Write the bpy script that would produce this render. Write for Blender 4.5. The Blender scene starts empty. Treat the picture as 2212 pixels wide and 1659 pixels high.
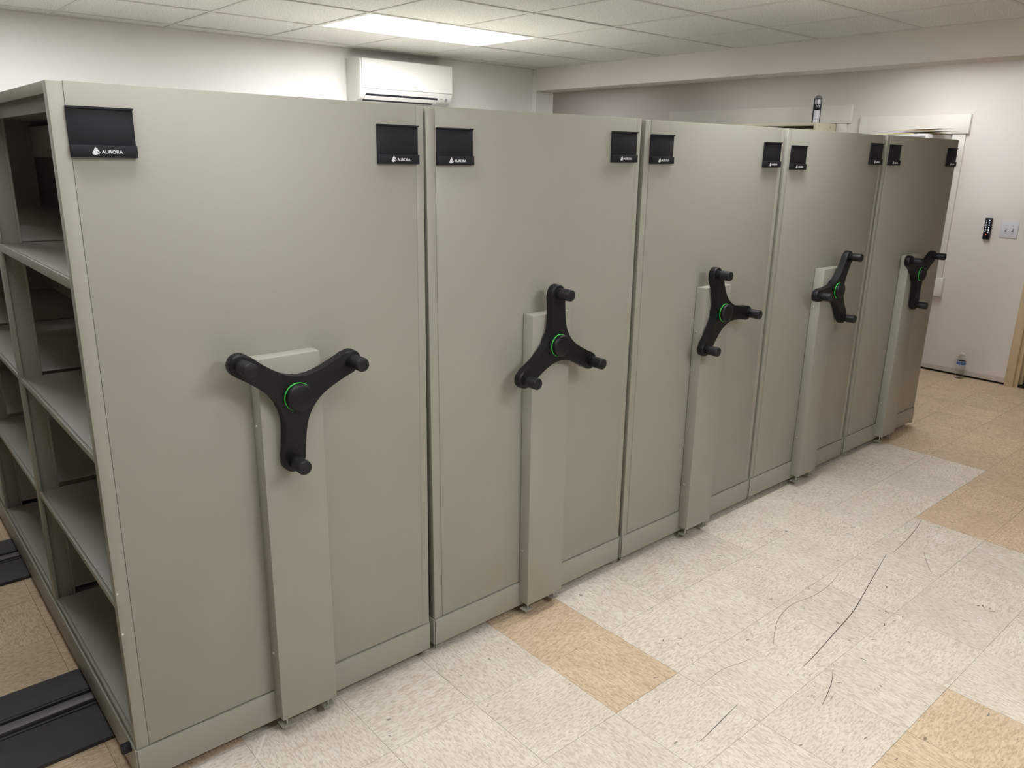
import bpy, bmesh, math, random
from mathutils import Vector, Matrix

random.seed(7)
sc = bpy.context.scene
col = sc.collection

# ------------------------------------------------------------------ camera
F_PX = 1682.48
cam_d = bpy.data.cameras.new('camera')
cam_d.sensor_fit = 'HORIZONTAL'
cam_d.sensor_width = 36.0
cam_d.lens = F_PX * 36.0 / 2212.0
cam_d.clip_start = 0.05
cam = bpy.data.objects.new('camera', cam_d)
col.objects.link(cam)
CAM = Vector((-1.87567697, -1.28856341, 1.62857554))
RIGHT = Vector((0.75548984, -0.65498356, 0.01521999))
DOWN = Vector((-0.17268486, -0.22148506, -0.95975221))
FWD = Vector((0.63199292, 0.72245478, -0.28043546))
UP, BACK = -DOWN, -FWD
cam.matrix_world = Matrix(((RIGHT.x, UP.x, BACK.x, CAM.x),
                           (RIGHT.y, UP.y, BACK.y, CAM.y),
                           (RIGHT.z, UP.z, BACK.z, CAM.z),
                           (0, 0, 0, 1)))
sc.camera = cam

# ------------------------------------------------------------------ world, exposure, lamp strengths
world = bpy.data.worlds.new('world')
sc.world = world
world.use_nodes = True
world.node_tree.nodes['Background'].inputs[0].default_value = (0.9, 0.95, 1.0, 1)
world.node_tree.nodes['Background'].inputs[1].default_value = 0.02
vs = sc.view_settings
vs.view_transform = 'Standard'
vs.look = 'None'
vs.gamma = 1.0
vs.use_curve_mapping = False
vs.exposure = 0.0
LAMP = (1.0, 1.02, 1.06)            # colour of every ceiling lamp
# (x, y, lens radiance) of the recessed lamps in the room, then in the alcove
LAMPS = [(1.11, 2.914, 44), (-1.3284, 2.914, 26), (1.11, .4756, 19), (-1.3284, .4756, 14), (-1.3284, -.7436, 11), (-.1092, -1.9628, 46)]
LAMPS_ALCOVE = [(3.8352, 1.0852, 15), (3.8352, 2.914, 3.8), (3.8352, 4.7428, 5.2)]  # last two are unseen lamps added to brighten the deep alcove

# ------------------------------------------------------------------ helpers
def lin(r, g, b):
    def c(v):
        v /= 255.0
        return v / 12.92 if v <= 0.04045 else ((v + 0.055) / 1.055) ** 2.4
    return (c(r), c(g), c(b), 1.0)

def new_mat(name):
    m = bpy.data.materials.new(name)
    m.use_nodes = True
    nt = m.node_tree
    return m, nt, nt.nodes['Principled BSDF']

def N(nt, t, **kw):
    n = nt.nodes.new(t)
    for k, v in kw.items():
        setattr(n, k, v)
    return n

def ramp(nt, stops, interp='LINEAR'):
    r = N(nt, 'ShaderNodeValToRGB')
    r.color_ramp.interpolation = interp
    while len(r.color_ramp.elements) < len(stops):
        r.color_ramp.elements.new(0.5)
    for e, (p, c) in zip(r.color_ramp.elements, stops):
        e.position = p
        e.color = c
    return r

def plain(name, rgb, rough=0.5, metal=0.0, var=0.0, vscale=6.0, bump=0.0, bscale=300.0, spec=0.5):
    m, nt, b = new_mat(name)
    b.inputs['Base Color'].default_value = lin(*rgb)
    b.inputs['Roughness'].default_value = rough
    b.inputs['Metallic'].default_value = metal
    b.inputs['Specular IOR Level'].default_value = spec
    tc = N(nt, 'ShaderNodeTexCoord')
    if var:
        no = N(nt, 'ShaderNodeTexNoise')
        no.inputs['Scale'].default_value = vscale
        no.inputs['Detail'].default_value = 4
        nt.links.new(tc.outputs['Object'], no.inputs['Vector'])
        a = lin(*[max(0, v * (1 - var)) for v in rgb])
        c = lin(*[min(255, v * (1 + var)) for v in rgb])
        r = ramp(nt, [(0.3, a), (0.7, c)])
        nt.links.new(no.outputs['Fac'], r.inputs['Fac'])
        nt.links.new(r.outputs['Color'], b.inputs['Base Color'])
    if bump:
        n2 = N(nt, 'ShaderNodeTexNoise')
        n2.inputs['Scale'].default_value = bscale
        n2.inputs['Detail'].default_value = 2
        nt.links.new(tc.outputs['Object'], n2.inputs['Vector'])
        bp = N(nt, 'ShaderNodeBump')
        bp.inputs['Strength'].default_value = bump
        bp.inputs['Distance'].default_value = 0.002
        nt.links.new(n2.outputs['Fac'], bp.inputs['Height'])
        nt.links.new(bp.outputs['Normal'], b.inputs['Normal'])
    return m

def emitter(name, color, strength):
    m, nt, b = new_mat(name)
    b.inputs['Base Color'].default_value = (0.8, 0.8, 0.8, 1)
    b.inputs['Emission Color'].default_value = (*color, 1)
    b.inputs['Emission Strength'].default_value = strength
    return m

def link(name, me, mat=None, parent=None, loc=None, smooth=None):
    o = bpy.data.objects.new(name, me)
    col.objects.link(o)
    if mat is not None and not me.materials:
        me.materials.append(mat)
    if smooth is not None:
        for p in me.polygons:
            p.use_smooth = True
        me.set_sharp_from_angle(angle=math.radians(smooth))
    if parent is not None:
        o.parent = parent
    if loc is not None:
        o.location = loc
    return o

def bm_box(bm, x0, x1, y0, y1, z0, z1):
    v = [bm.verts.new(p) for p in ((x0, y0, z0), (x1, y0, z0), (x1, y1, z0), (x0, y1, z0),
                                   (x0, y0, z1), (x1, y0, z1), (x1, y1, z1), (x0, y1, z1))]
    for f in ((0, 3, 2, 1), (4, 5, 6, 7), (0, 1, 5, 4), (1, 2, 6, 5), (2, 3, 7, 6), (3, 0, 4, 7)):
        bm.faces.new([v[i] for i in f])

def finish(bm, name, bevel=0.0, seg=2):
    if bevel:
        bmesh.ops.bevel(bm, geom=list(bm.edges), offset=bevel, segments=seg, affect='EDGES', profile=0.5)
    bmesh.ops.recalc_face_normals(bm, faces=list(bm.faces))
    me = bpy.data.meshes.new(name)
    bm.to_mesh(me)
    bm.free()
    return me

def boxes_me(name, boxes, bevel=0.0, seg=2):
    bm = bmesh.new()
    for b in boxes:
        bm_box(bm, *b)
    return finish(bm, name, bevel, seg)

def box(name, b, mat, parent=None, bevel=0.0, seg=2):
    return link(name, boxes_me(name, [b], bevel, seg), mat, parent, smooth=30 if bevel else None)

def boxes(name, bs, mat, parent=None, bevel=0.0):
    return link(name, boxes_me(name, bs, bevel), mat, parent, smooth=30 if bevel else None)

def lathe_me(name, prof, axis='z', seg=32):
    """prof: (radius, position along axis) from one end to the other; closed by discs."""
    bm = bmesh.new()
    rings = []
    for r, t in prof:
        ring = []
        for k in range(seg):
            a = 2 * math.pi * k / seg
            u, v = r * math.cos(a), r * math.sin(a)
            p = {'z': (u, v, t), 'y': (u, t, v), 'x': (t, u, v)}[axis]
            ring.append(bm.verts.new(p))
        rings.append(ring)
    for a, b in zip(rings, rings[1:]):
        for k in range(seg):
            bm.faces.new((a[k], a[(k + 1) % seg], b[(k + 1) % seg], b[k]))
    bm.faces.new(rings[0])
    bm.faces.new(rings[-1])
    return finish(bm, name)

def prism_me(name, pts, plane, t0, t1, bevel=0.0, seg=2):
    """pts: 2-D outline; plane 'xz' extrudes along y, 'yz' along x, 'xy' along z."""
    bm = bmesh.new()
    def p3(a, b, t):
        return {'xz': (a, t, b), 'yz': (t, a, b), 'xy': (a, b, t)}[plane]
    lo = [bm.verts.new(p3(a, b, t0)) for a, b in pts]
    hi = [bm.verts.new(p3(a, b, t1)) for a, b in pts]
    n = len(pts)
    bm.faces.new(lo)
    bm.faces.new(hi)
    rim = []
    for k in range(n):
        bm.faces.new((lo[k], lo[(k + 1) % n], hi[(k + 1) % n], hi[k]))
    if bevel:
        bm.edges.ensure_lookup_table()
        for vs_ in (lo, hi):
            s = set(vs_)
            rim += [e for e in bm.edges if e.verts[0] in s and e.verts[1] in s]
        bmesh.ops.bevel(bm, geom=rim, offset=bevel, segments=seg, affect='EDGES', profile=0.5)
    return finish(bm, name)

def text_me(name, body, size, extrude=0.0003, offset=0.0, align='LEFT'):
    cu = bpy.data.curves.new(name, 'FONT')
    cu.body = body
    cu.size = size
    cu.extrude = extrude
    cu.offset = offset
    cu.align_x = align
    cu.resolution_u = 3
    o = bpy.data.objects.new(name, cu)
    col.objects.link(o)
    bpy.context.view_layer.update()
    dg = bpy.context.evaluated_depsgraph_get()
    me = bpy.data.meshes.new_from_object(o.evaluated_get(dg))
    bpy.data.objects.remove(o)
    bpy.data.curves.remove(cu)
    return me

def xform(me, m):
    me.transform(m)
    me.update()
    return me

# local text plane -> upright, reading along +x, facing -y
TO_FRONT = Matrix.Rotation(math.radians(90), 4, 'X')
# reading along -y, facing -x
TO_WEST = Matrix.Rotation(math.radians(-90), 4, 'Z') @ Matrix.Rotation(math.radians(90), 4, 'X')

def empty(name, loc=(0, 0, 0)):
    o = bpy.data.objects.new(name, None)
    o.empty_display_size = 0.1
    o.location = loc
    col.objects.link(o)
    return o

def tag(o, label=None, cat=None, group=None, kind=None):
    for k, v in (('label', label), ('category', cat), ('group', group), ('kind', kind)):
        if v:
            o[k] = v
    return o

def copy_tree(o, parent=None):
    c = o.copy()
    col.objects.link(c)
    c.parent = parent
    for ch in list(o.children):
        copy_tree(ch, c)
    return c

def struct(name, bs, mat, parent=None, bevel=0.0):
    o = boxes(name, bs, mat, parent, bevel)
    if parent is None:
        o['kind'] = 'structure'
    return o

# ------------------------------------------------------------------ key sizes (metres)
T = 0.3048                     # floor tile
YF = 0.5964                    # plane of the shelving end panels
ZB = 0.035                     # underside of the shelving carriages
W_U, H_U, L_U = 0.9215, 1.7265, 2.7432
ZC = 2.345                     # ceiling
YBACK = 3.985                  # back wall
XBEAM0, XBEAM1, ZBEAM = 2.92, 3.12, 2.167
XW = 4.76                      # far right wall
XLEFT, YFRONT, YEND = -4.1, -4.6, 6.4
CG, CX0, CY0 = 0.6096, 0.5, 3.219   # ceiling grid

# ------------------------------------------------------------------ materials
def paint_mat():
    m, nt, b = new_mat('putty_grey_powder_coat')
    tc = N(nt, 'ShaderNodeTexCoord')
    no = N(nt, 'ShaderNodeTexNoise')
    no.inputs['Scale'].default_value = 2.2
    no.inputs['Detail'].default_value = 3
    nt.links.new(tc.outputs['Object'], no.inputs['Vector'])
    r = ramp(nt, [(0.3, lin(154, 151, 139)), (0.7, lin(158, 155, 143))])
    nt.links.new(no.outputs['Fac'], r.inputs['Fac'])
    nt.links.new(r.outputs['Color'], b.inputs['Base Color'])
    n2 = N(nt, 'ShaderNodeTexNoise')
    n2.inputs['Scale'].default_value = 700
    n2.inputs['Detail'].default_value = 1
    nt.links.new(tc.outputs['Object'], n2.inputs['Vector'])
    bp = N(nt, 'ShaderNodeBump')
    bp.inputs['Strength'].default_value = 0.06
    bp.inputs['Distance'].default_value = 0.001
    nt.links.new(n2.outputs['Fac'], bp.inputs['Height'])
    nt.links.new(bp.outputs['Normal'], b.inputs['Normal'])
    b.inputs['Roughness'].default_value = 0.42
    b.inputs['Specular IOR Level'].default_value = 0.4
    return m

def tile_mat(name, base, light, dark, speck):
    """vinyl composition tile: streaky chips along local x, offset per tile by the object's random number"""
    m, nt, b = new_mat(name)
    tc = N(nt, 'ShaderNodeTexCoord')
    oi = N(nt, 'ShaderNodeObjectInfo')
    mul = N(nt, 'ShaderNodeVectorMath', operation='MULTIPLY_ADD')
    mul.inputs[1].default_value = (1, 1, 1)
    sc_ = N(nt, 'ShaderNodeVectorMath', operation='SCALE')
    comb = N(nt, 'ShaderNodeCombineXYZ')
    for i in range(3):
        nt.links.new(oi.outputs['Random'], comb.inputs[i])
    nt.links.new(comb.outputs[0], sc_.inputs[0])
    sc_.inputs['Scale'].default_value = 37.0
    nt.links.new(tc.outputs['Object'], mul.inputs[0])
    nt.links.new(sc_.outputs[0], mul.inputs[2])
    def noise(scale, sx, sy, detail=2, rough=0.5):
        mp = N(nt, 'ShaderNodeMapping')
        mp.inputs['Scale'].default_value = (sx, sy, 1)
        nt.links.new(mul.outputs[0], mp.inputs['Vector'])
        n = N(nt, 'ShaderNodeTexNoise')
        n.inputs['Scale'].default_value = scale
        n.inputs['Detail'].default_value = detail
        n.inputs['Roughness'].default_value = rough
        n.inputs['Distortion'].default_value = 0.4
        nt.links.new(mp.outputs[0], n.inputs['Vector'])
        return n
    big = noise(7, 1, 1, 3)
    chips = noise(54, 1, 3.0, 2)
    fleck = noise(60, 1, 2.6, 1)
    dots = noise(38, 1, 1.6, 1)
    r1 = ramp(nt, [(0.36, dark), (0.5, base), (0.66, light)])
    nt.links.new(chips.outputs['Fac'], r1.inputs['Fac'])
    mx = N(nt, 'ShaderNodeMix', data_type='RGBA', blend_type='MULTIPLY')
    mx.inputs[0].default_value = 1.0
    r2 = ramp(nt, [(0.3, (0.90, 0.885, 0.87, 1)), (0.7, (1.0, 1.0, 1.0, 1))])
    nt.links.new(big.outputs['Fac'], r2.inputs['Fac'])
    nt.links.new(r1.outputs['Color'], mx.inputs[6])
    nt.links.new(r2.outputs['Color'], mx.inputs[7])
    mx2 = N(nt, 'ShaderNodeMix', data_type='RGBA', blend_type='MIX')
    r3 = ramp(nt, [(0.66, (0, 0, 0, 1)), (0.74, (0.55, 0.55, 0.55, 1))])
    nt.links.new(fleck.outputs['Fac'], r3.inputs['Fac'])
    nt.links.new(r3.outputs['Color'], mx2.inputs[0])
    nt.links.new(mx.outputs[2], mx2.inputs[6])
    mx2.inputs[7].default_value = speck
    mx3 = N(nt, 'ShaderNodeMix', data_type='RGBA', blend_type='MIX')
    r4 = ramp(nt, [(0.755, (0, 0, 0, 1)), (0.79, (0.7, 0.7, 0.7, 1))])
    nt.links.new(dots.outputs['Fac'], r4.inputs['Fac'])
    nt.links.new(r4.outputs['Color'], mx3.inputs[0])
    nt.links.new(mx2.outputs[2], mx3.inputs[6])
    mx3.inputs[7].default_value = lin(95, 84, 72)
    # small tone step from tile to tile
    hv = N(nt, 'ShaderNodeHueSaturation')
    mr = N(nt, 'ShaderNodeMapRange')
    mr.inputs['To Min'].default_value = 0.95
    mr.inputs['To Max'].default_value = 1.03
    nt.links.new(oi.outputs['Random'], mr.inputs['Value'])
    nt.links.new(mr.outputs[0], hv.inputs['Value'])
    nt.links.new(mx3.outputs[2], hv.inputs['Color'])
    nt.links.new(hv.outputs[0], b.inputs['Base Color'])
    b.inputs['Roughness'].default_value = 0.55
    b.inputs['Specular IOR Level'].default_value = 0.3
    return m

def ceil_mat():
    m, nt, b = new_mat('mineral_ceiling_tile')
    tc = N(nt, 'ShaderNodeTexCoord')
    no = N(nt, 'ShaderNodeTexNoise')
    no.inputs['Scale'].default_value = 130
    no.inputs['Detail'].default_value = 3
    nt.links.new(tc.outputs['Object'], no.inputs['Vector'])
    r = ramp(nt, [(0.33, lin(190, 187, 180)), (0.46, lin(228, 226, 221)), (0.7, lin(234, 232, 228))])
    nt.links.new(no.outputs['Fac'], r.inputs['Fac'])
    nt.links.new(r.outputs['Color'], b.inputs['Base Color'])
    bp = N(nt, 'ShaderNodeBump')
    bp.inputs['Strength'].default_value = 0.25
    bp.inputs['Distance'].default_value = 0.003
    nt.links.new(no.outputs['Fac'], bp.inputs['Height'])
    nt.links.new(bp.outputs['Normal'], b.inputs['Normal'])
    b.inputs['Roughness'].default_value = 0.95
    b.inputs['Specular IOR Level'].default_value = 0.1
    return m

def wall_band_mat():
    """white wall whose lowest centimetres are bare where a baseboard was taken off"""
    m, nt, b = new_mat('white_wall_with_bare_foot')
    tc = N(nt, 'ShaderNodeTexCoord')
    sep = N(nt, 'ShaderNodeSeparateXYZ')
    nt.links.new(tc.outputs['Object'], sep.inputs[0])
    no = N(nt, 'ShaderNodeTexNoise')
    no.inputs['Scale'].default_value = 5
    nt.links.new(tc.outputs['Object'], no.inputs['Vector'])
    ad = N(nt, 'ShaderNodeMath', operation='MULTIPLY_ADD')
    ad.inputs[1].default_value = 0.03
    nt.links.new(no.outputs['Fac'], ad.inputs[0])
    nt.links.new(sep.outputs[2], ad.inputs[2])
    r = ramp(nt, [(0.066, lin(204, 196, 186)), (0.074, lin(228, 221, 214))])
    nt.links.new(ad.outputs[0], r.inputs['Fac'])
    nt.links.new(r.outputs['Color'], b.inputs['Base Color'])
    b.inputs['Roughness'].default_value = 0.85
    return m

M = {}
M['paint'] = paint_mat()
M['white_tile'] = tile_mat('cream_vinyl_tile', lin(231, 221, 205), lin(240, 232, 219), lin(212, 200, 182), lin(190, 179, 162))
M['tan_tile'] = tile_mat('tan_vinyl_tile', lin(218, 195, 163), lin(228, 207, 177), lin(198, 174, 141), lin(234, 218, 192))
M['joint'] = plain('tile_joint_grime', (92, 82, 70), 0.9)
M['ceil'] = ceil_mat()
M['tee'] = plain('ceiling_tee_white', (214, 211, 205), 0.6)
M['wall'] = plain('off_white_wall_paint', (227, 223, 218), 0.85, var=0.012, vscale=2.0)
M['wall_band'] = wall_band_mat()
M['beam'] = plain('beam_paint', (222, 216, 207), 0.85, var=0.012, vscale=2.0)
M['trim_white'] = plain('white_trim_paint', (230, 225, 216), 0.5, var=0.01)
M['trim_tan'] = plain('tan_door_trim', (212, 192, 156), 0.55, var=0.03, vscale=8)
M['dark_door'] = plain('charcoal_door', (66, 64, 66), 0.7)
M['black_gap'] = plain('black_gap_shade', (24, 18, 16), 0.9)
M['black_plastic'] = plain('black_moulded_plastic', (12, 12, 13), 0.46, bump=0.10, bscale=900, spec=0.35)
M['grip_black'] = plain('black_grip_rubber', (24, 24, 25), 0.5, bump=0.10, bscale=900, spec=0.35)
M['label_black'] = plain('black_label_card', (24, 24, 29), 0.6, spec=0.3)
M['silver_print'] = plain('silver_print', (225, 226, 228), 0.4)
M['green'] = plain('bright_green_ring', (70, 205, 80), 0.4)
M['steel'] = plain('bright_steel', (205, 203, 196), 0.3, metal=0.8)
M['rail_black'] = plain('black_rail_deck', (46, 46, 46), 0.6, var=0.05, vscale=14)
M['groove_gap'] = plain('groove_gap_black', (12, 12, 12), 0.8)
M['rail_steel'] = plain('dark_rail_bar', (92, 90, 85), 0.45, metal=0.3)
M['rubber'] = plain('black_rubber', (20, 21, 24), 0.75)
M['ac_white'] = plain('white_abs', (216, 213, 207), 0.28)
M['ac_dark'] = plain('dark_slot', (22, 22, 28), 0.6)
M['grey_print'] = plain('grey_print', (140, 138, 138), 0.5)
M['pan_white'] = plain('white_troffer_enamel', (240, 239, 236), 0.5)
M['beige'] = plain('beige_enamel', (214, 204, 178), 0.45, var=0.015)
M['greycab'] = plain('light_grey_enamel', (196, 192, 190), 0.45, var=0.02)
M['pane'] = plain('window_blind_grey', (176, 174, 172), 0.5)
M['can_silver'] = plain('can_silver', (178, 178, 180), 0.28, metal=0.75)
M['can_black'] = plain('can_black', (26, 26, 38), 0.35)
M['can_white'] = plain('can_label_white', (214, 214, 220), 0.35, metal=0.3)
M['paper'] = plain('white_paper', (240, 236, 226), 0.8)
M['paper_yellow'] = plain('yellow_paper', (236, 222, 130), 0.8)
M['manila'] = plain('manila_card', (214, 192, 142), 0.8)
M['paper_dark'] = plain('brown_card', (96, 78, 56), 0.8)
M['switch'] = plain('switch_plate_white', (222, 220, 224), 0.4)
M['key_glow'] = emitter('lit_keypad_digit', (0.85, 0.93, 1.0), 1.2)
M['red_led'] = emitter('red_led', (1.0, 0.12, 0.06), 4.0)
M['label_blue'] = plain('blue_bottle_label', (84, 118, 172), 0.4)
M['scuff'] = plain('scuff_brown', (122, 108, 92), 0.8)
M['scuff_dark'] = plain('scuff_dark', (86, 76, 66), 0.8)
M['scuff_light'] = plain('scuff_light', (232, 224, 212), 0.6)
def clear_mat():
    m, nt, b = new_mat('clear_plastic')
    b.inputs['Base Color'].default_value = (0.97, 0.98, 0.98, 1)
    b.inputs['Roughness'].default_value = 0.06
    b.inputs['IOR'].default_value = 1.3
    b.inputs['Transmission Weight'].default_value = 1.0
    return m
M['clear'] = clear_mat()

# ================================================================== FLOOR
floor = box('floor', (XLEFT - .1, XW + .1, YFRONT - .1, YEND + .1, -0.10, -0.0032), M['joint'])
tag(floor, kind='structure', label='cream and tan vinyl tile floor')
def is_tan(i, j):
    if i == -1 and 0 <= j <= 9: return True
    if i >= 6 and j <= -1: return True
    if i >= 9: return True
    if i in (0, 1) and j <= -3 and j >= -6: return True
    if i <= -5 and j >= 2: return True
    if i <= -6 and j >= 1: return True
    return False
hg = 0.00055
tile_w = boxes_me('vinyl_tile', [(-T/2 + hg, T/2 - hg, -T/2 + hg, T/2 - hg, -0.0032, 0)])
tile_w.materials.append(M['white_tile'])
tile_t = tile_w.copy()
tile_t.materials[0] = M['tan_tile']
cells = []
for i in range(int(math.floor(XLEFT / T)), int(math.ceil(XW / T))):
    for j in range(int(math.floor(YFRONT / T)), int(math.ceil(YEND / T))):
        x, y = (i + .5) * T, (j + .5) * T
        q = Vector((x, y, 0)) - CAM
        zf = q.dot(FWD)
        seen = False
        if zf > 0.2:
            px, py = 1106 + F_PX * q.dot(RIGHT) / zf, 829.5 + F_PX * q.dot(DOWN) / zf
            inframe = -160 < px < 2400 and 700 < py < 1850
            hidden = (y > YF + T and -1.499 < x < 3.35) or (x > 3.2 and y > 1.75) or x > XW
            seen = inframe and not hidden
        cells.append((not seen, q.length, i, j, x, y))
cells.sort()
rest = {False: [], True: []}
for n, (uns, d, i, j, x, y) in enumerate(cells):
    tan = is_tan(i, j)
    if not uns and n < 290:
        o = bpy.data.objects.new('tile', tile_t if tan else tile_w)
        col.objects.link(o)
        o.parent = floor
        o.location = (x, y, random.uniform(-0.0002, 0.0002))
        o.rotation_euler = (0, 0, math.radians(90 * ((i + j) % 2) + 180 * random.randint(0, 1)))
    else:
        rest[tan].append((max(x - T/2 + hg, XLEFT), min(x + T/2 - hg, XW), max(y - T/2 + hg, YFRONT), min(y + T/2 - hg, YEND), -0.0032, 0))
for tan, bs in rest.items():
    if bs:
        o = boxes('tile_field', bs, M['tan_tile'] if tan else M['white_tile'], floor)
        tag(o, kind='stuff')

# long scratches and scuffs worn into the tiles
def ribbon(name, pts, w, mat):
    vs_, fs = [], []
    P = [Vector((a, b, 0.0003)) for a, b in pts]
    # resample with Catmull-Rom
    Q = []
    for k in range(len(P) - 1):
        p0, p1, p2, p3 = P[max(k-1, 0)], P[k], P[k+1], P[min(k+2, len(P)-1)]
        for s in range(5):
            t = s / 5
            Q.append(0.5*((2*p1)+(p2-p0)*t+(2*p0-5*p1+4*p2-p3)*t*t+(3*p1-p0-3*p2+p3)*t**3))
    Q.append(P[-1])
    n = len(Q)
    for k, q in enumerate(Q):
        d = (Q[min(k+1, n-1)] - Q[max(k-1, 0)]).normalized()
        s = Vector((-d.y, d.x, 0)) * (w * 0.5 * (0.35 + 0.65 * math.sin(math.pi * (0.08 + 0.84 * k / (n - 1)))))
        vs_ += [q + s, q - s]
    for k in range(n - 1):
        fs.append((2*k, 2*k+1, 2*k+3, 2*k+2))
    me = bpy.data.meshes.new(name)
    me.from_pydata(vs_, [], fs)
    return link(name, me, mat, floor)
ribbon('scratch', [(1.355,-.077),(1.147,-.123),(.931,-.172),(.79,-.201),(.608,-.223),(.441,-.243),(.351,-.25)], .0034, M['scuff_dark'])
ribbon('scratch', [(1.822,-.031),(1.701,-.056),(1.536,-.078),(1.395,-.089)], .003, M['scuff'])
ribbon('scratch', [(1.03,-.027),(.911,-.046),(.786,-.045),(.675,-.025),(.576,-.036),(.485,-.066),(.386,-.118)], .0024, M['scuff'])
ribbon('scratch', [(.022,-.216),(-.051,-.223),(-.134,-.232),(-.207,-.238)], .0022, M['scuff_dark'])
ribbon('scratch', [(.444,-.308),(.356,-.349),(.279,-.373),(.217,-.389)], .0022, M['scuff_dark'])
ribbon('scratch', [(1.511,-.168),(1.416,-.22),(1.331,-.274)], .0022, M['scuff'])
ribbon('scratch', [(.267,-.115),(.206,-.104),(.126,-.085),(.007,-.088)], .0018, M['scuff'])
ribbon('scratch', [(-1.146,.614),(-1.17,.585),(-1.198,.548),(-1.24,.503)], .006, M['scuff_light'])
rs = random.Random(3)
for k in range(42):
    cx, cy = rs.choice([(.75, -.30), (.95, -.33), (.42, -.45), (.2, -.62), (1.2, -.5), (.9, .35), (1.5, .2), (.1, .1), (.35, -.33)])
    x, y, a, ln = cx + rs.gauss(0, .09), cy + rs.gauss(0, .06), rs.uniform(0, 6.3), rs.uniform(.006, .026)
    ribbon('scuff', [(x, y), (x + ln*.5*math.cos(a), y + ln*.5*math.sin(a)), (x + ln*math.cos(a+.3), y + ln*math.sin(a+.3))], rs.uniform(.0015, .004), rs.choice([M['scuff'], M['scuff_dark']]))

# ================================================================== WALLS, BEAM, CEILING
struct('wall_back', [(XLEFT - .1, XBEAM0, YBACK, YBACK + .12, -.1, ZC + .25)], M['wall'])
struct('wall_left', [(XLEFT - .12, XLEFT, YFRONT, YBACK, -.1, ZC + .25)], M['wall'])
struct('wall_front', [(XLEFT - .1, XW + .2, YFRONT - .12, YFRONT, -.1, ZC + .25)], M['wall'])
struct('wall_right', [(XW, XW + .12, 0.50, YEND, 0.017, ZC + .25), (XW, XW + .12, YFRONT, -.47, 0.017, ZC + .25),
                      (XW, XW + .12, -.47, 0.50, 2.06, ZC + .25)], M['wall_band'])
tag(box('wall_foot_gap_right', (XW + .012, XW + .11, YFRONT, YEND, -.0032, .017), M['black_gap']), kind='structure')  # black colour stands for the shade in the gap; the baseboard is missing
struct('wall_alcove', [(XBEAM0, XBEAM1, 3.938, YEND, -.1, ZC + .25)], M['wall'])
struct('wall_end', [(XBEAM0, XW + .1, YEND, YEND + .12, -.1, ZC + .25)], M['wall'])
tag(box('trim_1', (XBEAM0, XBEAM1, YFRONT, 3.938, ZBEAM, ZC + .2), M['beam'], bevel=.003), kind='structure', label='boxed beam across the ceiling')

ceiling = struct('ceiling', [(XLEFT - .1, XW + .1, YFRONT - .1, YEND + .1, ZC + .16, ZC + .25)], M['tee'])
FIX = [q[:2] for q in LAMPS]
FIX_A = [q[:2] for q in LAMPS_ALCOVE]
ct_full = boxes_me('ceiling_tile', [(-CG/2 + .002, CG/2 - .002, -CG/2 + .002, CG/2 - .002, 0, .014)])
ct_full.materials.append(M['ceil'])
def in_fixture(x, y, fx):
    return any(abs(x - a) < CG and abs(y - b) < CG / 2 for a, b in fx)
def grid(xa, xb, ya, yb, x0, y0, fx):
    i0, i1 = math.floor((xa - x0) / CG), math.ceil((xb - x0) / CG)
    j0, j1 = math.floor((ya - y0) / CG), math.ceil((yb - y0) / CG)
    for i in range(i0, i1):
        for j in range(j0, j1):
            cx, cy = x0 + (i + .5) * CG, y0 + (j + .5) * CG
            if in_fixture(cx, cy, fx):
                continue
            a, b = max(cx - CG/2, xa), min(cx + CG/2, xb)
            c, d = max(cy - CG/2, ya), min(cy + CG/2, yb)
            if b - a < .03 or d - c < .03:
                continue
            if b - a > CG - .01 and d - c > CG - .01:
                o = bpy.data.objects.new('ceiling_tile', ct_full)
                col.objects.link(o)
                o.parent = ceiling
                o.location = (cx, cy, ZC + .003 + random.uniform(-.0008, .0012))
                o.rotation_euler = (random.uniform(-.0016, .0016), random.uniform(-.0016, .0016), math.pi / 2 * random.randint(0, 3))
            else:
                me = boxes_me('ceiling_tile', [(a - cx + .002, b - cx - .002, c - cy + .002, d - cy - .002, 0, .014)])
                link('ceiling_tile', me, M['ceil'], ceiling, (cx, cy, ZC + .003))
    w = .0095
    for i in range(i0, i1 + 1):
        x = x0 + i * CG
        if xa + .03 < x < xb - .03:
            # tee runs, broken at the lamps
            ys = [ya]
            for a, b in sorted(fx, key=lambda q: q[1]):
                if abs(x - a) < CG - .05:
                    ys += [b - CG/2, b + CG/2]
            ys.append(yb)
            bs = [(x - w, x + w, ys[k], ys[k+1], ZC - .0005, ZC + .004) for k in range(0, len(ys), 2)]
            boxes('ceiling_tee', bs, M['tee'], ceiling)
    for j in range(j0, j1 + 1):
        y = y0 + j * CG
        if ya + .03 < y < yb - .03:
            box('ceiling_tee', (xa, xb, y - w, y + w, ZC - .0015, ZC + .003), M['tee'], ceiling)
    boxes('wall_angle', [(xa, xb, yb - .02, yb, ZC - .002, ZC + .003), (xb - .02, xb, ya, yb, ZC - .002, ZC + .003),
                         (xa, xa + .02, ya, yb, ZC - .002, ZC + .003), (xa, xb, ya, ya + .02, ZC - .002, ZC + .003)], M['tee'], ceiling)
grid(XLEFT, XBEAM0, YFRONT, YBACK, CX0, CY0, FIX)
grid(XBEAM1, XW, YFRONT, YEND, FIX_A[0][0] - CG, FIX_A[0][1] - CG/2, FIX_A)

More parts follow.
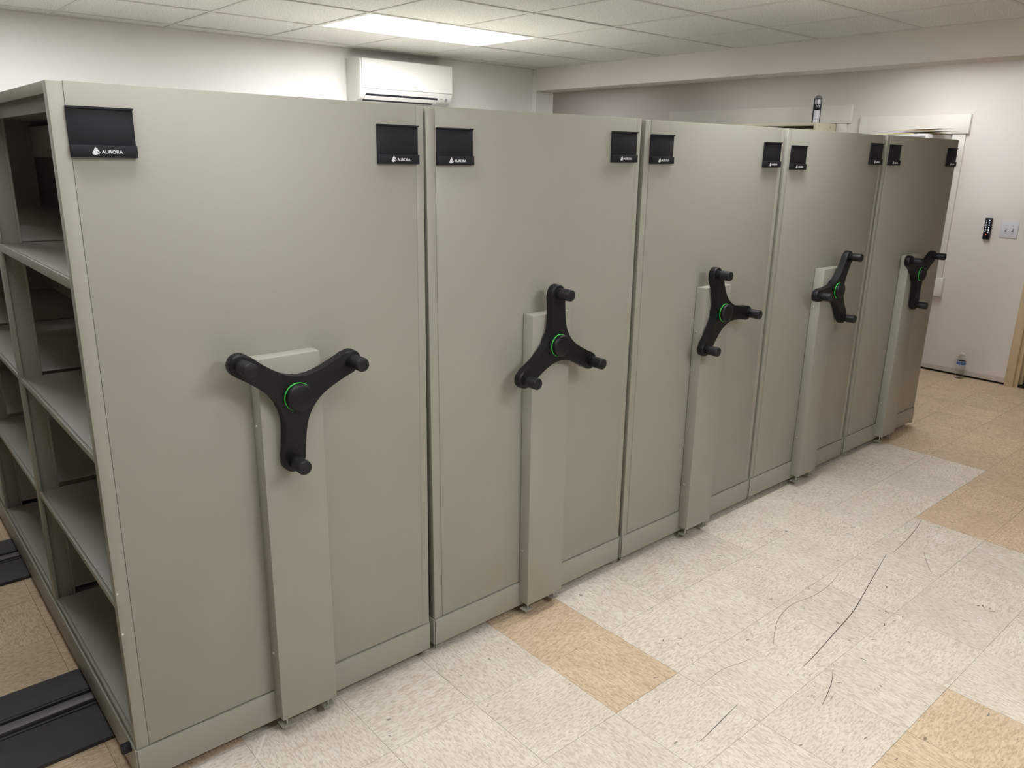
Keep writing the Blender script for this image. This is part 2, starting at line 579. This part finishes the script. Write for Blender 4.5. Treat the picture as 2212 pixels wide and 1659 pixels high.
# ------------------------------------------------------------------ recessed ceiling lights
def troffer(loc, label):
    lens_mat = emitter('glowing_lens', LAMP, loc[2])
    r = empty('ceiling_light', (loc[0], loc[1], ZC))
    hx, hy = CG - .004, CG/2 - .004
    # flange frame
    f = .022
    boxes('frame', [(-hx, hx, -hy, -hy + f, -.001, .006), (-hx, hx, hy - f, hy, -.001, .006),
                    (-hx, -hx + f, -hy + f, hy - f, -.001, .006), (hx - f, hx, -hy + f, hy - f, -.001, .006)], M['pan_white'], r, bevel=.001)
    # sloped reflector wells and back
    bm = bmesh.new()
    a = [bm.verts.new(p) for p in ((-hx + f, -hy + f, .003), (hx - f, -hy + f, .003), (hx - f, hy - f, .003), (-hx + f, hy - f, .003))]
    b = [bm.verts.new(p) for p in ((-hx + .05, -hy + .10, .075), (hx - .05, -hy + .10, .075), (hx - .05, hy - .10, .075), (-hx + .05, hy - .10, .075))]
    for k in range(4):
        bm.faces.new((a[k], a[(k+1) % 4], b[(k+1) % 4], b[k]))
    bm.faces.new(b)
    link('reflector', finish(bm, 'reflector'), M['pan_white'], r)
    # glowing lens: a shallow rounded bar
    pts = [(-.125, .062), (-.118, .032), (-.09, .014), (-.04, .006), (.04, .006), (.09, .014), (.118, .032), (.125, .062)]
    link('lens', prism_me('lens', pts, 'yz', -hx + .06, hx - .075), lens_mat, r, smooth=40)
    box('end_cap', (-hx + .05, -hx + .06, -.125, .125, .012, .066), M['pan_white'], r)
    box('end_cap', (hx - .075, hx - .065, -.125, .125, .012, .066), M['pan_white'], r)
    tag(r, label, 'ceiling light', 'recessed ceiling lights')
    return r
troffer(LAMPS[0], 'glowing recessed ceiling light panel in front of the wall air conditioner')
troffer(LAMPS[1], 'recessed ceiling light panel over the back of the rail aisle')
troffer(LAMPS[2], 'recessed ceiling light panel right above the shelving fronts')
troffer(LAMPS[3], 'recessed ceiling light panel above the nearest shelving unit and rail aisle')
troffer(LAMPS[4], 'recessed ceiling light panel over the spot the viewer stands on')
troffer(LAMPS[5], 'recessed ceiling light panel behind the spot the viewer stands on')
troffer(LAMPS_ALCOVE[0], 'recessed ceiling light panel beyond the beam, near the keypad wall')
troffer(LAMPS_ALCOVE[1], 'dim unseen ceiling light panel added beyond the beam to brighten the alcove')
troffer(LAMPS_ALCOVE[2], 'dim unseen ceiling light panel added to brighten the deep end beyond the beam')

# ================================================================== FLOOR RAILS
def floor_rail(y, label):
    r = empty('floor_rail', (0, y, 0))
    x0, x1 = -2.95, 3.30
    box('deck_plate', (x0, x1, 0.0, .176, 0.0, .012), M['rail_black'], r, bevel=.001)
    box('deck_plate', (x0, x1, .272, .396, 0.0, .012), M['rail_black'], r, bevel=.001)
    box('groove_floor', (x0, x1, .176, .272, 0.0, .003), M['groove_gap'], r)
    box('rail_lip', (x0, x1, .180, .189, 0.0, .0125), M['rail_black'], r)
    box('rail_lip', (x0, x1, .259, .268, 0.0, .0125), M['rail_black'], r)
    box('rail_bar', (x0, x1, .208, .246, 0.0, .0130), M['rail_steel'], r, bevel=.002)
    tag(r, label, 'floor rail', 'black floor rails under the shelving')
    return r
floor_rail(.86, 'black grooved floor rail nearest the rubber bumper of the open shelving')
floor_rail(2.015, 'black grooved floor rail farther back along the open shelving')

# ================================================================== MOBILE SHELVING
P = M['paint']
def spider_outline():
    rv, pts = .054, []
    def bez(a, b, c, d, t):
        u = 1 - t
        return tuple(u**3*a[k] + 3*u*u*t*b[k] + 3*u*t*t*c[k] + t**3*d[k] for k in (0, 1))
    va = (rv * math.cos(math.radians(60)), -rv * math.sin(math.radians(60)))
    side = [bez(va, (va[0] + .026, va[1] + .015), (.074, -.0300), (.100, -.0285), t / 9) for t in range(10)]
    side += [(.125, -.0280), (.150, -.0285), (.165, -.0297)]
    cap = [(.174 + .0300 * math.cos(math.radians(a)), .0300 * math.sin(math.radians(a))) for a in range(-80, 81, 16)]
    prof = side + cap + [(u, -v) for u, v in reversed(side)][:-1]
    for k in range(3):
        c, s = math.cos(math.radians(120 * k)), math.sin(math.radians(120 * k))
        pts += [(u * c - v * s, u * s + v * c) for u, v in prof]
    return pts

spider_me = prism_me('handle', spider_outline(), 'xz', .508 - YF, .538 - YF, bevel=.006, seg=3)
spider_me.materials.append(M['black_plastic'])
for p_ in spider_me.polygons: p_.use_smooth = True
spider_me.set_sharp_from_angle(angle=math.radians(40))

W2 = W_U / 2
LX, RX = -W2 + .031, W2 - .026          # seams between post strips and panel

def make_unit():
    u = empty('mobile_shelving_unit')
    # carriage base
    base = boxes('carriage_base', [(-W2, W2, -.003, .0, 0, .0956), (-W2 - .004, -W2 + .003, .002, L_U, .0, .0956),
                                   (W2 - .003, W2 + .004, .002, L_U, .0, .0956), (-W2, W2, L_U - .003, L_U, 0, .0956),
                                   (-W2, W2, .0, L_U, .0906, .0956)], P, u, bevel=.0012)
    box('corner_tab', (-W2 + .001, -W2 + .028, -.003, .01, -.0065, -.0035), P, u)
    box('corner_tab', (W2 - .028, W2 - .001, -.003, .01, -.0065, -.0035), P, u)
    for wx in (-.32, .32):
        for wy in (.86 + .227 - YF, 2.015 + .227 - YF):
            o = link('wheel', lathe_me('wheel', [(.030, -.012), (.030, .012)], 'y', 20), M['rail_steel'], u, (wx, wy, .0085))
    # end panel with its two post strips
    box('end_panel', (LX + .0002, RX - .0008, 0.0, .012, .1002, H_U), P, u, bevel=.001)
    box('post_strip', (-W2, LX, .0012, .030, .0972, H_U - .001), P, u, bevel=.0015)
    box('post_strip', (RX, W2, .0012, .030, .0972, H_U - .001), P, u, bevel=.0015)
    # uprights inside
    for k, yy in enumerate((.9144, 1.8288, L_U - .012)):
        h = .0225 if k < 2 else .011
        for s in (-1, 1):
            e = s * W2
            a, b = sorted((e, e - s * .010))
            c, d = sorted((e - s * .010, e - s * .062))
            g, i2 = sorted((e - s * .055, e - s * .062))
            boxes('upright_post', [(a, b, yy - h, yy + h, .0956, H_U - .03), (c, d, yy - .005, yy + .005, .0956, H_U - .03),
                                   (g, i2, yy - .018, yy + .018, .0956, H_U - .03)], P, u, bevel=.0012)
        boxes('centre_post', [(-.02, .02, yy - .004, yy + .004, .0956, H_U - .03), (-.003, .003, yy - .02, yy + .02, .0956, H_U - .03)], P, u)
    box('rear_panel', (-W2, W2, L_U - .006, L_U, .0956, H_U - .002), P, u)
    # shelves: plate with rolled lips on both open faces
    bays = [(.030, .9144 - .0235), (.9144 + .0235, 1.8288 - .0235), (1.8288 + .0235, L_U - .02)]
    for (ya, yb) in bays:
        for zt, lip in ((1.3185, .0235), (.902, .017), (.516, .017), (.1185, .014)):
            o = boxes('shelf', [(-W2 + .010, W2 - .010, ya, yb, zt - .003, zt), (-W2 + .001, -W2 + .010, ya, yb, zt - lip, zt),
                            (W2 - .010, W2 - .001, ya, yb, zt - lip, zt)], P, u, bevel=.0014)
        for zt, hh in ((.902, .098), (.1185, .098)):
            box('back_stop', (-.002, .002, ya, yb, zt, zt + hh), P, u)
        box('top_stop', (-.002, .002, ya, yb, H_U - .17, H_U - .03), P, u)
    # canopy
    boxes('canopy', [(-W2 + .004, W2 - .004, .012, L_U - .006, H_U - .004, H_U), (-W2 + .001, -W2 + .006, .030, L_U - .006, H_U - .026, H_U - .001),
                     (W2 - .006, W2 - .001, .030, L_U - .006, H_U - .026, H_U - .001)], P, u, bevel=.001)
    box('canopy_rib', (-W2 + .035, -W2 + .045, .02, L_U - .02, H_U - .055, H_U - .004), P, u)
    box('canopy_rib', (W2 - .045, W2 - .035, .02, L_U - .02, H_U - .055, H_U - .004), P, u)
    # drive cover
    cov = box('drive_cover', (-.086, .086, -.050, -.0018, .023, 1.0955), P, u, bevel=.0016)
    box('cover_gap_shade', (-.084, .084, -.0018, .0, .025, 1.093), M['groove_gap'], u)  # black filler painted as the shadow line between cover and panel
    sme = lathe_me('screw', [(.0042, 0), (.0042, -.0012), (.0028, -.0028), (.0008, -.0032)], 'x', 12)
    for zz in (.911, .233):
        link('screw', sme, M['steel'], cov, (-.086, -.018, zz), smooth=60)
    sme2 = sme.copy()
    for zz in (.911, .233):
        o = link('screw', sme, None, cov, (.086, -.018, zz))
        o.rotation_euler = (0, 0, math.pi)
    for sx in (-1, 1):
        ap = boxes('anchor_plate', [(sx * .066 - .018, sx * .066 + .018, -.040, -.006, -.010, -.0068)], P, u)
        link('bolt', lathe_me('bolt', [(.0025, -.0068), (.0025, .024)], 'z', 10), M['steel'], ap, (sx * .066, -.030, 0))
    # turning handle
    h = link('handle', spider_me, None, u, (0, 0, .993))
    link('boss', lathe_me('boss', [(.050, -.0505), (.054, -.0535), (.054, -.056), (.050, -.060)], 'y', 40), M['black_plastic'], h, smooth=40)
    link('indicator_ring', lathe_me('indicator_ring', [(.0382, -.086), (.0382, -.0905), (.0375, -.0912)], 'y', 40), M['green'], h, smooth=40)
    link('hub_cap', lathe_me('hub_cap', [(.0365, -.0915), (.0368, -.1005), (.0350, -.1050), (.0312, -.1072), (.012, -.1075)], 'y', 40), M['black_plastic'], h, smooth=50)
    gme = lathe_me('grip', [(.0176, -.086), (.0176, -.1040), (.0182, -.1046), (.0190, -.1052), (.0192, -.1425), (.0180, -.1452), (.0160, -.1462)], 'y', 28)
    for k in range(3):
        a = math.radians(120 * k)
        link('grip', gme, M['grip_black'], h, (.175 * math.cos(a), 0, .175 * math.sin(a)), smooth=50)
    return u

# name-plate holder (card face, top lip, bottom pocket with its print)
EMB1 = [(-.05, .5), (.03, .47), (.12, .25), (.10, .05), (.02, -.08), (.44, -.30), (-.12, -.5), (-.42, -.40), (-.5, -.26)]
EMB2 = [(.09, .44), (.16, .36), (.52, -.18), (.50, -.24), (.12, .02), (.16, .25)]
def make_holder(parent, x0, z1):
    """x0: left edge, z1: top edge in unit coordinates"""
    w, hgt, pk = .130, .101, .0245
    h = box('label_holder', (0, w, -.0055, -.0002, -hgt, 0), M['label_black'], parent, bevel=.0006)
    h.location = (x0, 0, z1)
    box('top_lip', (-.0004, w + .0012, -.0095, -.0050, -.0035, .0006), M['label_black'], h)
    box('pocket', (-.0006, w + .0012, -.0115, -.0050, -hgt - .0006, -hgt + pk), M['label_black'], h, bevel=.0012)
    s = .0165
    def poly(pts):
        return [(.0475 + a * s * .95, -hgt + .0125 + b * s) for a, b in pts]
    bm = bmesh.new()
    for pts in (EMB1, EMB2):
        v = [bm.verts.new((a, -.0117, b)) for a, b in poly(pts)]
        v2 = [bm.verts.new((a, -.0110, b)) for a, b in poly(pts)]
        bm.faces.new(v)
        for k in range(len(v)):
            bm.faces.new((v[k], v[(k+1) % len(v)], v2[(k+1) % len(v)], v2[k]))
    link('emblem', finish(bm, 'emblem'), M['silver_print'], h)
    link('lettering', AURORA, M['silver_print'], h, (.0585, -.0117, -hgt + .0078))
    return h
AURORA = xform(text_me('lettering', 'AURORA', .0102, .0002, .00022), TO_FRONT)

XC = [-1.0382, -.0922, .8495, 1.7891, 2.7397]
ROLL = [.0056, -.0045, -.0025, .0043, .0024]
HANG = [24, 93, 113, 63.5, 31.5]
LAB_Z = [(1.7145, 1.7055), (1.7035, 1.7165), (1.7125, 1.7020), (1.6930, 1.7185), (1.7160, 1.7130)]
LAB_X = [(-1.4615, -.7220), (-.5290, .2055), (.4125, 1.1520), (1.3670, 2.1065), (2.3155, 3.0590)]
UL = ['grey steel shelving unit nearest the viewer, its open shelves beside the floor rails',
      'grey steel shelving unit in front of the air conditioner, one crank arm pointing straight up',
      'grey steel shelving unit in the middle of the row of five',
      'grey steel shelving unit second from the far end, below the spray can',
      'grey steel shelving unit at the far end of the row, next to the water bottle']
proto = make_unit()
units = [proto] + [copy_tree(proto) for _ in range(4)]
for n, u in enumerate(units):
    u.location = (XC[n], YF, ZB)
    u.rotation_euler = (0, ROLL[n], 0)
    tag(u, UL[n], 'shelving unit', 'mobile shelving units in a row')
    for ch in u.children:
        if ch.name.startswith('handle'):
            ch.rotation_euler = (0, -math.radians(HANG[n]), 0)
    s = math.sin(ROLL[n])
    for xx, zz in zip(LAB_X[n], LAB_Z[n]):
        lx = xx - XC[n] - s * 1.68
        make_holder(u, lx, zz - ZB + (lx + .065) * s)
# unseen shelving unit added to block light from the rail aisle
st = empty('added_shade_shelving_unit', (-3.05, YF, ZB - .0345))
for ch in proto.children:
    if ch.name.split('.')[0] in ('carriage_base', 'end_panel', 'post_strip', 'upright_post', 'centre_post', 'rear_panel', 'shelf', 'canopy', 'canopy_rib'):
        copy_tree(ch, st)
tag(st, 'added grey shelving unit out of view, shading the rail aisle', 'shelving unit')
# things only the first unit shows on its open side
u0 = units[0]
bmp = link('bumper', lathe_me('bumper', [(.0135, 0), (.0142, -.003), (.0142, -.019), (.0125, -.022)], 'x', 20), M['rubber'], u0, (-W2 - .004, .048, .082), smooth=40)
dot = lathe_me('screw', [(.0030, 0), (.0024, -.0010), (.0008, -.0014)], 'y', 10)
for zz in (.553, .440):
    link('screw', dot, M['steel'], u0, (-W2 + .004, .0012, zz))

# ================================================================== AIR CONDITIONER
ax0, ax1, az, ad = 1.118, 1.915, 1.990, .205
ac = empty('air_conditioner', (ax0, YBACK, az))
AW = ax1 - ax0
prof = [(0, 0), (0, .288), (-.120, .292), (-.165, .288), (-.190, .278), (-.197, .262), (-.197, .082), (-.194, .070), (-.180, .036), (-.160, .012), (-.130, 0)]
link('body', prism_me('body', prof, 'yz', 0, AW, bevel=.004), M['ac_white'], ac, smooth=35)
box('front_panel', (.012, AW - .004, -ad, -.192, .084, .281), M['ac_white'], ac, bevel=.005, seg=3)
def slanted(name, x0, x1, pa, pb, th, mat):
    """thin plate between two points of the (y, z) profile, pushed outwards by th"""
    (y0, z0), (y1, z1) = pa, pb
    d = Vector((y1 - y0, z1 - z0)).normalized()
    nx, nz = (-d.y, d.x) if (-d.y) < 0 else (d.y, -d.x)
    return link(name, prism_me(name, [(y0, z0), (y1, z1), (y1 + nx*th, z1 + nz*th), (y0 + nx*th, z0 + nz*th)], 'yz', x0, x1), mat, ac)
slanted('air_slot', .045, .665, (-.1895, .050), (-.1695, .018), .0016, M['ac_dark'])
slanted('lower_slot', .040, .640, (-.168, .0165), (-.140, .0035), .0014, M['ac_dark'])
slanted('louver', .040, .660, (-.1835, .0360), (-.1670, .0155), .006, M['ac_white'])
for xx in (.345,):
    slanted('louver_bracket', xx, xx + .006, (-.1895, .050), (-.1800, .036), .003, M['grey_print'])
slanted('display_window', .735, .757, (-.1890, .050), (-.1770, .030), .0012, M['grey_print'])
slanted('display_text', .690, .712, (-.1875, .047), (-.1855, .044), .0012, M['grey_print'])
# three-diamond emblem and small print
bm = bmesh.new()
for a in (90, 210, 330):
    c, s_ = math.cos(math.radians(a)), math.sin(math.radians(a))
    L, q = .0065, .0032
    pts = [(0, 0), (L*.5*c - q*.58*s_, L*.5*s_ + q*.58*c), (L*c, L*s_), (L*.5*c + q*.58*s_, L*.5*s_ - q*.58*c)]
    vv = [bm.verts.new((.432 + p_[0], -ad - .0004, .110 + p_[1])) for p_ in pts]
    bm.faces.new(vv)
link('emblem', finish(bm, 'emblem'), M['grey_print'], ac)
tm = xform(text_me('lettering', 'MITSUBISHI\nELECTRIC', .0062, .0001, .0001), TO_FRONT)
link('lettering', tm, M['grey_print'], ac, (.4405, -ad - .0002, .1115))
tag(ac, 'white wall-mounted air conditioner under the ceiling on the back wall', 'air conditioner')

# ================================================================== WINDOWS AND DOOR ON THE FAR WALL
w1 = empty('window_1', (XW, 1.1, .6))
tag(w1, kind='structure', label='window trimmed with white boards behind the grey cabinet')
def wbox(name, y0, y1, z0, z1, th, mat, par, bev=.002):
    return box(name, (-th, .0, y0 - par.location.y, y1 - par.location.y, z0 - par.location.z, z1 - par.location.z), mat, par, bevel=bev)
wbox('header_board', 1.108, 1.955, 1.845, 1.985, .030, M['trim_white'], w1)
wbox('side_board', 1.128, 1.222, .757, 1.845, .020, M['trim_white'], w1)
wbox('side_board', 1.845, 1.938, .757, 1.845, .020, M['trim_white'], w1)
wbox('apron_board', 1.106, 1.955, .612, .757, .040, M['trim_white'], w1)
wbox('pane', 1.222, 1.845, .757, 1.845, .006, M['pane'], w1, 0)
w2 = empty('window_2', (XW, 2.03, .6))
tag(w2, kind='structure', label='white header board and side trim above the beige cabinet')
wbox('header_board', 2.036, 3.93, 1.938, 2.083, .030, M['trim_white'], w2)
wbox('side_board', 2.070, 2.160, .757, 1.938, .020, M['trim_white'], w2)
wbox('side_board', 3.80, 3.90, .757, 1.938, .020, M['trim_white'], w2)
wbox('pane', 2.160, 3.80, .757, 1.938, .006, M['pane'], w2, 0)

d1 = empty('door_1', (XW, .0, 0))
tag(d1, kind='structure', label='dark door in a tan wooden frame')
boxes('casing', [(-.018, .0, .497, .556, 0, 2.06), (-.018, .0, -.53, -.47, 0, 2.06), (-.018, .0, -.53, .556, 2.06, 2.12)], M['trim_tan'], d1, bevel=.002)
boxes('jamb', [(.004, .12, .470, .500, 0, 2.06), (.004, .12, -.47, -.44, 0, 2.06), (.004, .12, -.44, .470, 2.03, 2.06)], M['trim_tan'], d1, bevel=.002)
boxes('stop', [(.055, .12, .455, .470, 0, 2.03), (.055, .12, -.44, -.425, 0, 2.03)], M['trim_tan'], d1, bevel=.001)
box('door_slab', (.085, .122, -.425, .455, .008, 2.03), M['dark_door'], d1)
link('knob', lathe_me('knob', [(.012, -.0), (.012, -.03), (.026, -.04), (.026, -.055), (.015, -.062)], 'x', 20), M['steel'], d1, (.085, -.36, .98), smooth=50)

# ================================================================== CABINETS BEYOND THE BEAM AND WHAT IS ON THEM
bx0, bx1, by0, by1, bz = 4.405, 4.738, 2.160, 3.070, 1.933
bc = empty('storage_cabinet', (bx0, by0, 0))
dx, dy = bx1 - bx0, by1 - by0
boxes('body', [(0, dx, 0, .020, 0, bz), (0, dx, dy - .020, dy, 0, bz), (dx - .012, dx, .02, dy - .02, 0, bz),
               (0, dx, .02, dy - .02, bz - .024, bz), (0, dx, .02, dy - .02, 0, .08)], M['beige'], bc, bevel=.002)
for a, b_ in ((.030, dy/2 + .01), (dy/2 - .01, dy - .030)):
    o = box('door', (.030 if a < .1 else .045, .042 if a < .1 else .057, a, b_, .085, bz - .045), M['beige'], bc, bevel=.002)
    box('pull', (-.004, .0, .02, .05, .9, 1.02), M['steel'], o).location = (.030 if a < .1 else .045, a, 0)
link('rivet', lathe_me('rivet', [(.004, 0), (.004, -.001)], 'y', 10), M['grey_print'], bc, (.235, 0, bz - .030))
link('rivet', lathe_me('rivet', [(.004, 0), (.004, -.001)], 'y', 10), M['grey_print'], bc, (.055, 0, bz - .026))
tag(bc, 'beige metal storage cabinet behind the shelving, spray can on top', 'cabinet')

can = empty('spray_can', (4.505, 2.222, bz))
R_ = .032
link('body', lathe_me('body', [(.030, 0), (R_, .003), (R_, .186), (.0335, .188), (.0335, .193)], 'z', 36), M['can_black'], can, smooth=40)
link('dome', lathe_me('dome', [(.0325, .193), (.031, .198), (.026, .207), (.018, .214), (.012, .216)], 'z', 32), M['can_silver'], can, smooth=50)
link('nozzle', lathe_me('nozzle', [(.0050, .214), (.0050, .226), (.0038, .229), (.0038, .236)], 'z', 14), M['ac_white'], can, smooth=50)
def wrap(name, a0, a1, z0, z1, mat, rr=R_ + .0004):
    n = 14
    vs_, fs = [], []
    for k in range(n + 1):
        a = math.radians(a0 + (a1 - a0) * k / n)
        vs_ += [(rr * math.cos(a), rr * math.sin(a), z0), (rr * math.cos(a), rr * math.sin(a), z1)]
    for k in range(n):
        fs.append((2*k, 2*k+2, 2*k+3, 2*k+1))
    me = bpy.data.meshes.new(name)
    me.from_pydata(vs_, [], fs)
    return link(name, me, mat, can, smooth=60)
wrap('grey_panel', 165, 262, .148, .184, M['can_silver'])
wrap('white_panel', 165, 262, .004, .100, M['can_white'])
wrap('white_edge', 285, 330, .006, .182, M['can_white'])
wrap('print_line', 165, 262, .030, .0325, M['can_black'], R_ + .0007)
lt = text_me('lettering', 'NY', .026, .0002, .0006)
for v in lt.vertices:
    a = math.radians(186) + (v.co.x) / R_
    z = v.co.y + .122
    rr = R_ + .0006 + v.co.z
    v.co = (rr * math.cos(a), rr * math.sin(a), z)
link('lettering', lt, M['can_white'], can)
tag(can, 'black and silver spray can standing on the beige cabinet', 'spray can')

gx0, gx1, gy0, gy1, gz = 4.300, 4.716, 1.222, 1.975, 1.832
gc = empty('storage_cabinet', (gx0, gy0, 0))
dx, dy = gx1 - gx0, gy1 - gy0
boxes('body', [(0, dx, 0, .018, 0, gz), (0, dx, dy - .018, dy, 0, gz), (dx - .01, dx, .018, dy - .018, 0, gz),
               (0, dx, .018, dy - .018, gz - .02, gz), (0, dx, .018, dy - .018, 0, .09)], M['greycab'], gc, bevel=.002)
for a, b_ in ((.020, dy/2 - .001), (dy/2 + .001, dy - .020)):
    o = box('door', (.002, .016, a, b_, .092, gz - .022), M['greycab'], gc, bevel=.002)
box('handle', (-.018, .002, dy/2 + .02, dy/2 + .035, .95, 1.08), M['steel'], gc, bevel=.003)
tag(gc, 'light grey metal storage cabinet with a loose pile of papers on top', 'cabinet')

# loose papers: every sheet a slightly curled strip of card
def sheet(name, label, cat, cx, cy, z, lx, ly, rot, th, curl, mat):
    n = 8
    vs_, fs = [], []
    for k in range(n + 1):
        t = k / n
        for s in (-.5, .5):
            zz = curl[0] * (1 - t)**3 + curl[1] * t**3 + .002 * math.sin(t * 5)
            for h_ in (0, th):
                vs_.append((s * lx, (t - .5) * ly, zz + h_))
    def q(k, s, h_): return k * 4 + s * 2 + h_
    for k in range(n):
        fs += [(q(k,0,1), q(k,1,1), q(k+1,1,1), q(k+1,0,1)), (q(k,0,0), q(k+1,0,0), q(k+1,1,0), q(k,1,0)),
               (q(k,0,0), q(k,0,1), q(k+1,0,1), q(k+1,0,0)), (q(k,1,0), q(k+1,1,0), q(k+1,1,1), q(k,1,1))]
    fs += [(q(0,0,0), q(0,1,0), q(0,1,1), q(0,0,1)), (q(n,0,0), q(n,0,1), q(n,1,1), q(n,1,0))]
    me = bpy.data.meshes.new(name)
    me.from_pydata(vs_, [], fs)
    o = link(name, me, mat, None, (cx, cy, z))
    o.rotation_euler = (0, 0, math.radians(rot))
    tag(o, label, cat, 'papers piled on the grey cabinet')
    return o
zp = gz + .0006
sheet('folder', 'manila folder drooping over the edge at the bottom of the paper pile', 'folder', 4.50, 1.255, zp + .0042, .20, .16, 6, .003, (-.001, .0), M['manila'])
sheet('paper_sheet', 'yellow sheet at the far left of the paper pile', 'paper', 4.44, 1.49, zp + .0025, .20, .27, 4, .0025, (.0, .003), M['paper_yellow'])
sheet('folder', 'brown folder in the middle of the paper pile', 'folder', 4.48, 1.40, zp + .0115, .20, .22, -5, .0025, (.0, .0), M['paper_dark'])
sheet('paper_sheet', 'white sheet low in the paper pile, nearest the window side trim', 'paper', 4.46, 1.225, zp + .0185, .20, .22, -8, .0025, (-.002, .0), M['paper'])
sheet('paper_sheet', 'cream sheet bridging the middle of the paper pile', 'paper', 4.44, 1.36, zp + .0250, .20, .28, 3, .002, (.0, .004), M['manila'])
sheet('paper_sheet', 'white sheet on top of the paper pile with raised corners', 'paper', 4.47, 1.31, zp + .0325, .20, .30, -4, .003, (.008, .010), M['paper'])

# ================================================================== KEYPAD, SWITCHES, BOTTLE
kp = empty('keypad', (XW, .888, 1.082))
box('case', (-.022, .0, -.045, .0, 0, .156), M['black_plastic'], kp, bevel=.002)
box('touch_face', (-.0228, -.0215, -.042, -.003, .040, .152), M['can_black'], kp)
digits = ['1', '2', '3', '4', '5', '6', '7', '8', '9', '0', '*', '#']
for k, dgt in enumerate(digits):
    me = xform(text_me('digit', dgt, .0115, .0002, .0006, 'CENTER'), TO_WEST)
    link('digit', me, M['key_glow'], kp, (-.0231, -.0125 - .020 * (k % 2), .1355 - .0172 * (k // 2)))
link('status_light', lathe_me('status_light', [(.0030, 0), (.0030, -.0008)], 'x', 12), M['red_led'], kp, (-.0228, -.021, .036))
tag(kp, 'slim black wall keypad with lit digits and red status light', 'keypad')

sp = empty('light_switch', (XW, .779, 1.102))
pl = prism_me('plate', [(0, 0), (-.114, 0), (-.114, .121), (0, .121)], 'yz', -.006, .0, bevel=.004)
link('plate', pl, M['switch'], sp, smooth=30)
for yy in (-.034, -.080):
    tg = boxes_me('toggle', [(-.0185, -.005, yy - .0045, yy + .0045, .058, .070)], .0015)
    link('toggle', tg, M['switch'], sp)
    box('slot', (-.0066, -.0055, yy - .006, yy + .006, .047, .072), M['grey_print'], sp)
    for zz in (.031, .090):
        link('screw', lathe_me('screw', [(.0028, 0), (.0024, -.0012)], 'x', 10), M['grey_print'], sp, (-.006, yy, zz))
tag(sp, 'white double light switch plate beside the black keypad', 'light switch')

bo = empty('water_bottle', (4.700, .862, 0))
pr = [(.026, .0), (.0315, .004), (.0325, .012), (.0318, .030), (.0295, .036), (.0318, .042), (.0318, .060), (.0300, .066), (.0318, .072), (.0318, .118), (.0318, .140), (.029, .152), (.021, .166), (.0135, .178), (.0125, .186), (.0125, .196)]
inner = [(r - .0006, t + (.0006 if k == 0 else 0)) for k, (r, t) in enumerate(pr)]
def shell(outer, inn, seg=36):
    bm = bmesh.new()
    def rings(prof_):
        out = []
        for r, t in prof_:
            out.append([bm.verts.new((r*math.cos(2*math.pi*k/seg), r*math.sin(2*math.pi*k/seg), t)) for k in range(seg)])
        for a, b in zip(out, out[1:]):
            for k in range(seg):
                bm.faces.new((a[k], a[(k+1) % seg], b[(k+1) % seg], b[k]))
        return out
    o_, i_ = rings(outer), rings(inn)
    bm.faces.new(o_[0]); bm.faces.new(i_[0])
    for k in range(seg):
        bm.faces.new((o_[-1][k], o_[-1][(k+1) % seg], i_[-1][(k+1) % seg], i_[-1][k]))
    return finish(bm, 'bottle')
link('bottle', shell(pr, inner), M['clear'], bo, smooth=60)
def sleeve(name, rr, z0, z1, mat):
    me = bpy.data.meshes.new(name)
    vs_, fs = [], []
    for k in range(36):
        a = 2 * math.pi * k / 36
        for r2 in (rr, rr + .0005):
            for z in (z0, z1):
                vs_.append((r2*math.cos(a), r2*math.sin(a), z))
    for k in range(36):
        a, b = 4*k, 4*((k+1) % 36)
        fs += [(a+2, b+2, b+3, a+3), (a, a+1, b+1, b), (a+1, a+3, b+3, b+1), (a, b, b+2, a+2)]
    me.from_pydata(vs_, [], fs)
    return link(name, me, mat, bo, smooth=60)
sleeve('label', .0320, .110, .137, M['label_blue'])
sleeve('label_edge', .0320, .137, .140, M['paper'])
sleeve('label_edge', .0320, .107, .110, M['paper'])
link('cap', lathe_me('cap', [(.0148, .190), (.0150, .192), (.0150, .203), (.0135, .205)], 'z', 28), M['ac_white'], bo, smooth=50)
tag(bo, 'clear plastic water bottle with a blue label standing against the wall', 'bottle')
